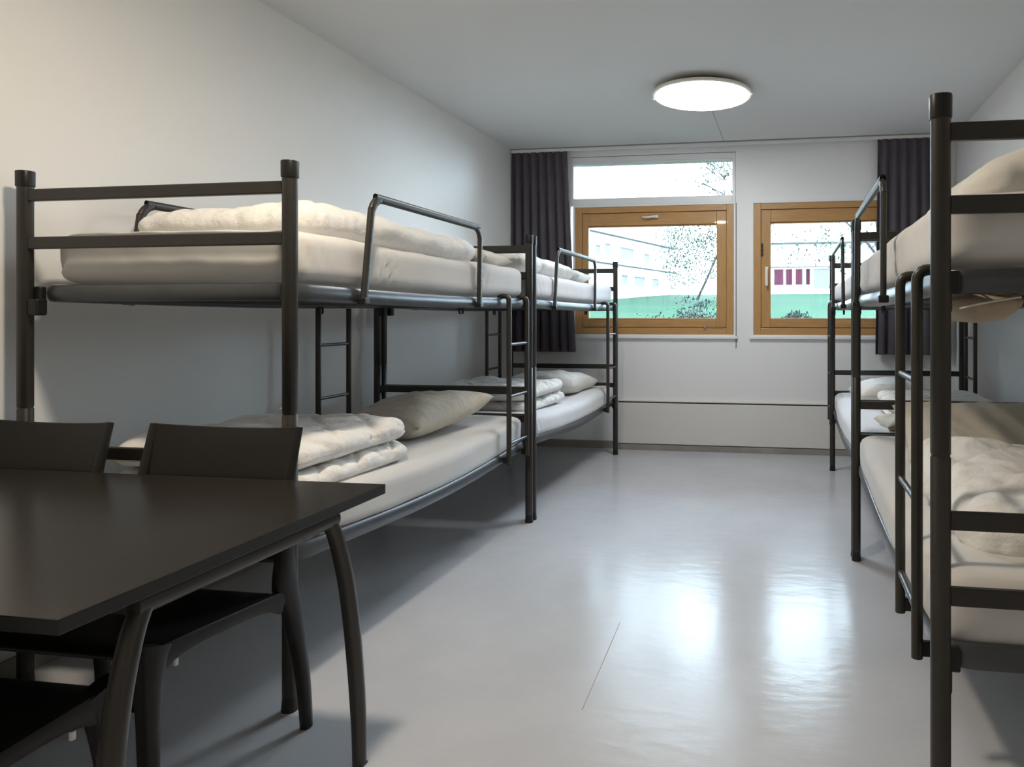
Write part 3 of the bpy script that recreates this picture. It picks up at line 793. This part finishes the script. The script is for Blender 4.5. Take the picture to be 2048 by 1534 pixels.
def leaf_cloud(bm, rnd, centers, n, spread, size):
    for k in range(n):
        c = Vector(rnd.choice(centers)) + Vector((rnd.gauss(0, spread), rnd.gauss(0, spread), rnd.gauss(0, spread * .8)))
        R = Euler((rnd.uniform(0, 6.3), rnd.uniform(0, 6.3), rnd.uniform(0, 6.3))).to_matrix(); s = size * rnd.uniform(.6, 1.3)
        q = [R @ Vector(p) * s + c for p in ((-1, 0, 0), (-.2, .5, .12), (1, 0, 0), (-.2, -.5, .12))]
        vs = [bm.verts.new(p) for p in q]; bm.faces.new((vs[0], vs[1], vs[2])); bm.faces.new((vs[0], vs[2], vs[3]))
def tree(x, y, z, h, lean, seed, label, n_leaf, spread, size, r0=.06, depth=4, kind='tree', first=.35, mat='leaf', extra=None):
    rnd = random.Random(seed); t = thing(kind, (x, y, z), label, 'tree')
    bm = bmesh.new(); tips = []
    def grow(p, d, ln, r, lv):
        q = p + d * ln; mid = p.lerp(q, .5) + Vector((rnd.uniform(-.04, .04), rnd.uniform(-.04, .04), 0)) * ln
        sweep(bm, [p, mid, q], [r, r * .85, r * .7], None, (1, 0, .1), 6)
        if lv <= 1: tips.append(mid); tips.append(q)
        if lv == 0: return
        for k in range(3 if lv > 1 else 4):
            a = rnd.uniform(0, 6.3); dd = (d + Vector((math.cos(a), math.sin(a), rnd.uniform(-.2, .5))) * rnd.uniform(.5, .95)).normalized()
            grow(p.lerp(q, rnd.uniform(.55, 1)), dd, ln * rnd.uniform(.6, .8), r * .6, lv - 1)
    grow(Vector((x, y, z - .1)), Vector((lean, 0, 1)).normalized(), h * first, r0, depth)
    obj('trunk', bm, M['bark'], t, angle=180)
    if extra: tips += [Vector(q) for q in extra(rnd)]
    bm = bmesh.new(); leaf_cloud(bm, rnd, tips, n_leaf, spread, size); tag(obj('foliage', bm, M[mat], t, False), kind='stuff')
    return t
def region(y, x0, x1, z0, z1, n, dense=1.0):
    return lambda r: [(r.uniform(x0, x1) * 1.0, y + r.uniform(-.6, .6), z0 + (z1 - z0) * r.random() ** dense) for _ in range(n)]
tree(-2.05, 15.5, 1.68, 3.0, .45, 5, 'young leafy tree on the bank behind the left timber window', 8500, .14, .030, .030, 4, extra=region(15.5, -2.70, -1.45, 1.95, 3.25, 170, .8))
tree(-.95, 13.5, 1.55, 4.2, .10, 12, 'bare-branched tree crossing the top of the right timber window', 1500, .10, .036, .050, 4, extra=region(13.5, -.45, .7, 2.2, 2.75, 34))
tree(1.9, 14.0, 1.55, 4.0, -.25, 17, 'pale green tree behind the far end of the right timber window', 1300, .15, .045, .05, 4, extra=region(14, .7, 2.2, 2.0, 3.0, 60))
def bush(x, y, z, rx, rz, seed, label, spiky=False, n=1200):
    rnd = random.Random(seed); t = thing('bush', (x, y, z), label, 'bush')
    bm = bmesh.new()
    if spiky:
        for k in range(320):
            a = rnd.uniform(0, 6.3); sp = rnd.uniform(.1, 1); hgt = rz * rnd.uniform(.7, 1.1) * (1.1 - .5 * sp); p0 = Vector((x + rnd.gauss(0, rx * .12), y + rnd.gauss(0, .08), z - .05))
            p1 = p0 + Vector((math.cos(a) * rx * sp * .6, math.sin(a) * .12 * sp, hgt)); p2 = p0 + Vector((math.cos(a) * rx * sp * 1.1, math.sin(a) * .3 * sp, hgt * .72))
            w = Vector((.006, 0, .003)); vs = [bm.verts.new(v) for v in (p0 - w, p0 + w, p1 + w, p1 - w, p2)]
            bm.faces.new(vs[:4]); bm.faces.new((vs[3], vs[2], vs[4]))
    else:
        cs = [(x + rnd.uniform(-1, 1) * rx, y + rnd.uniform(-.3, .3), z + abs(rnd.gauss(0, .5)) * rz * (.4 + .6 * rnd.random())) for _ in range(60)]
        leaf_cloud(bm, rnd, cs, n, .05, .022)
    tag(obj('foliage', bm, M['bush_leaf'], t, False), kind='stuff')
    bm = bmesh.new()
    for k in range(9):
        a = rnd.uniform(-1, 1); sweep(bm, [(x, y, z - .05), (x + a * rx * .4, y, z + rz * .3), (x + a * rx * .7, y, z + rz * .6)], [.008, .006, .003], None, (0, 1, 0), 5)
    obj('stems', bm, M['bark'], t, angle=180)
bush(.05, 8.3, 1.08, .26, .24, 3, 'spiky low bush outside the right timber window', True)
bush(-1.05, 8.6, 1.08, .30, .40, 6, 'leafy shrub outside the right end of the left timber window')
bush(-1.5, 8.3, 1.02, .22, .18, 9, 'small shrub outside the middle of the left timber window')
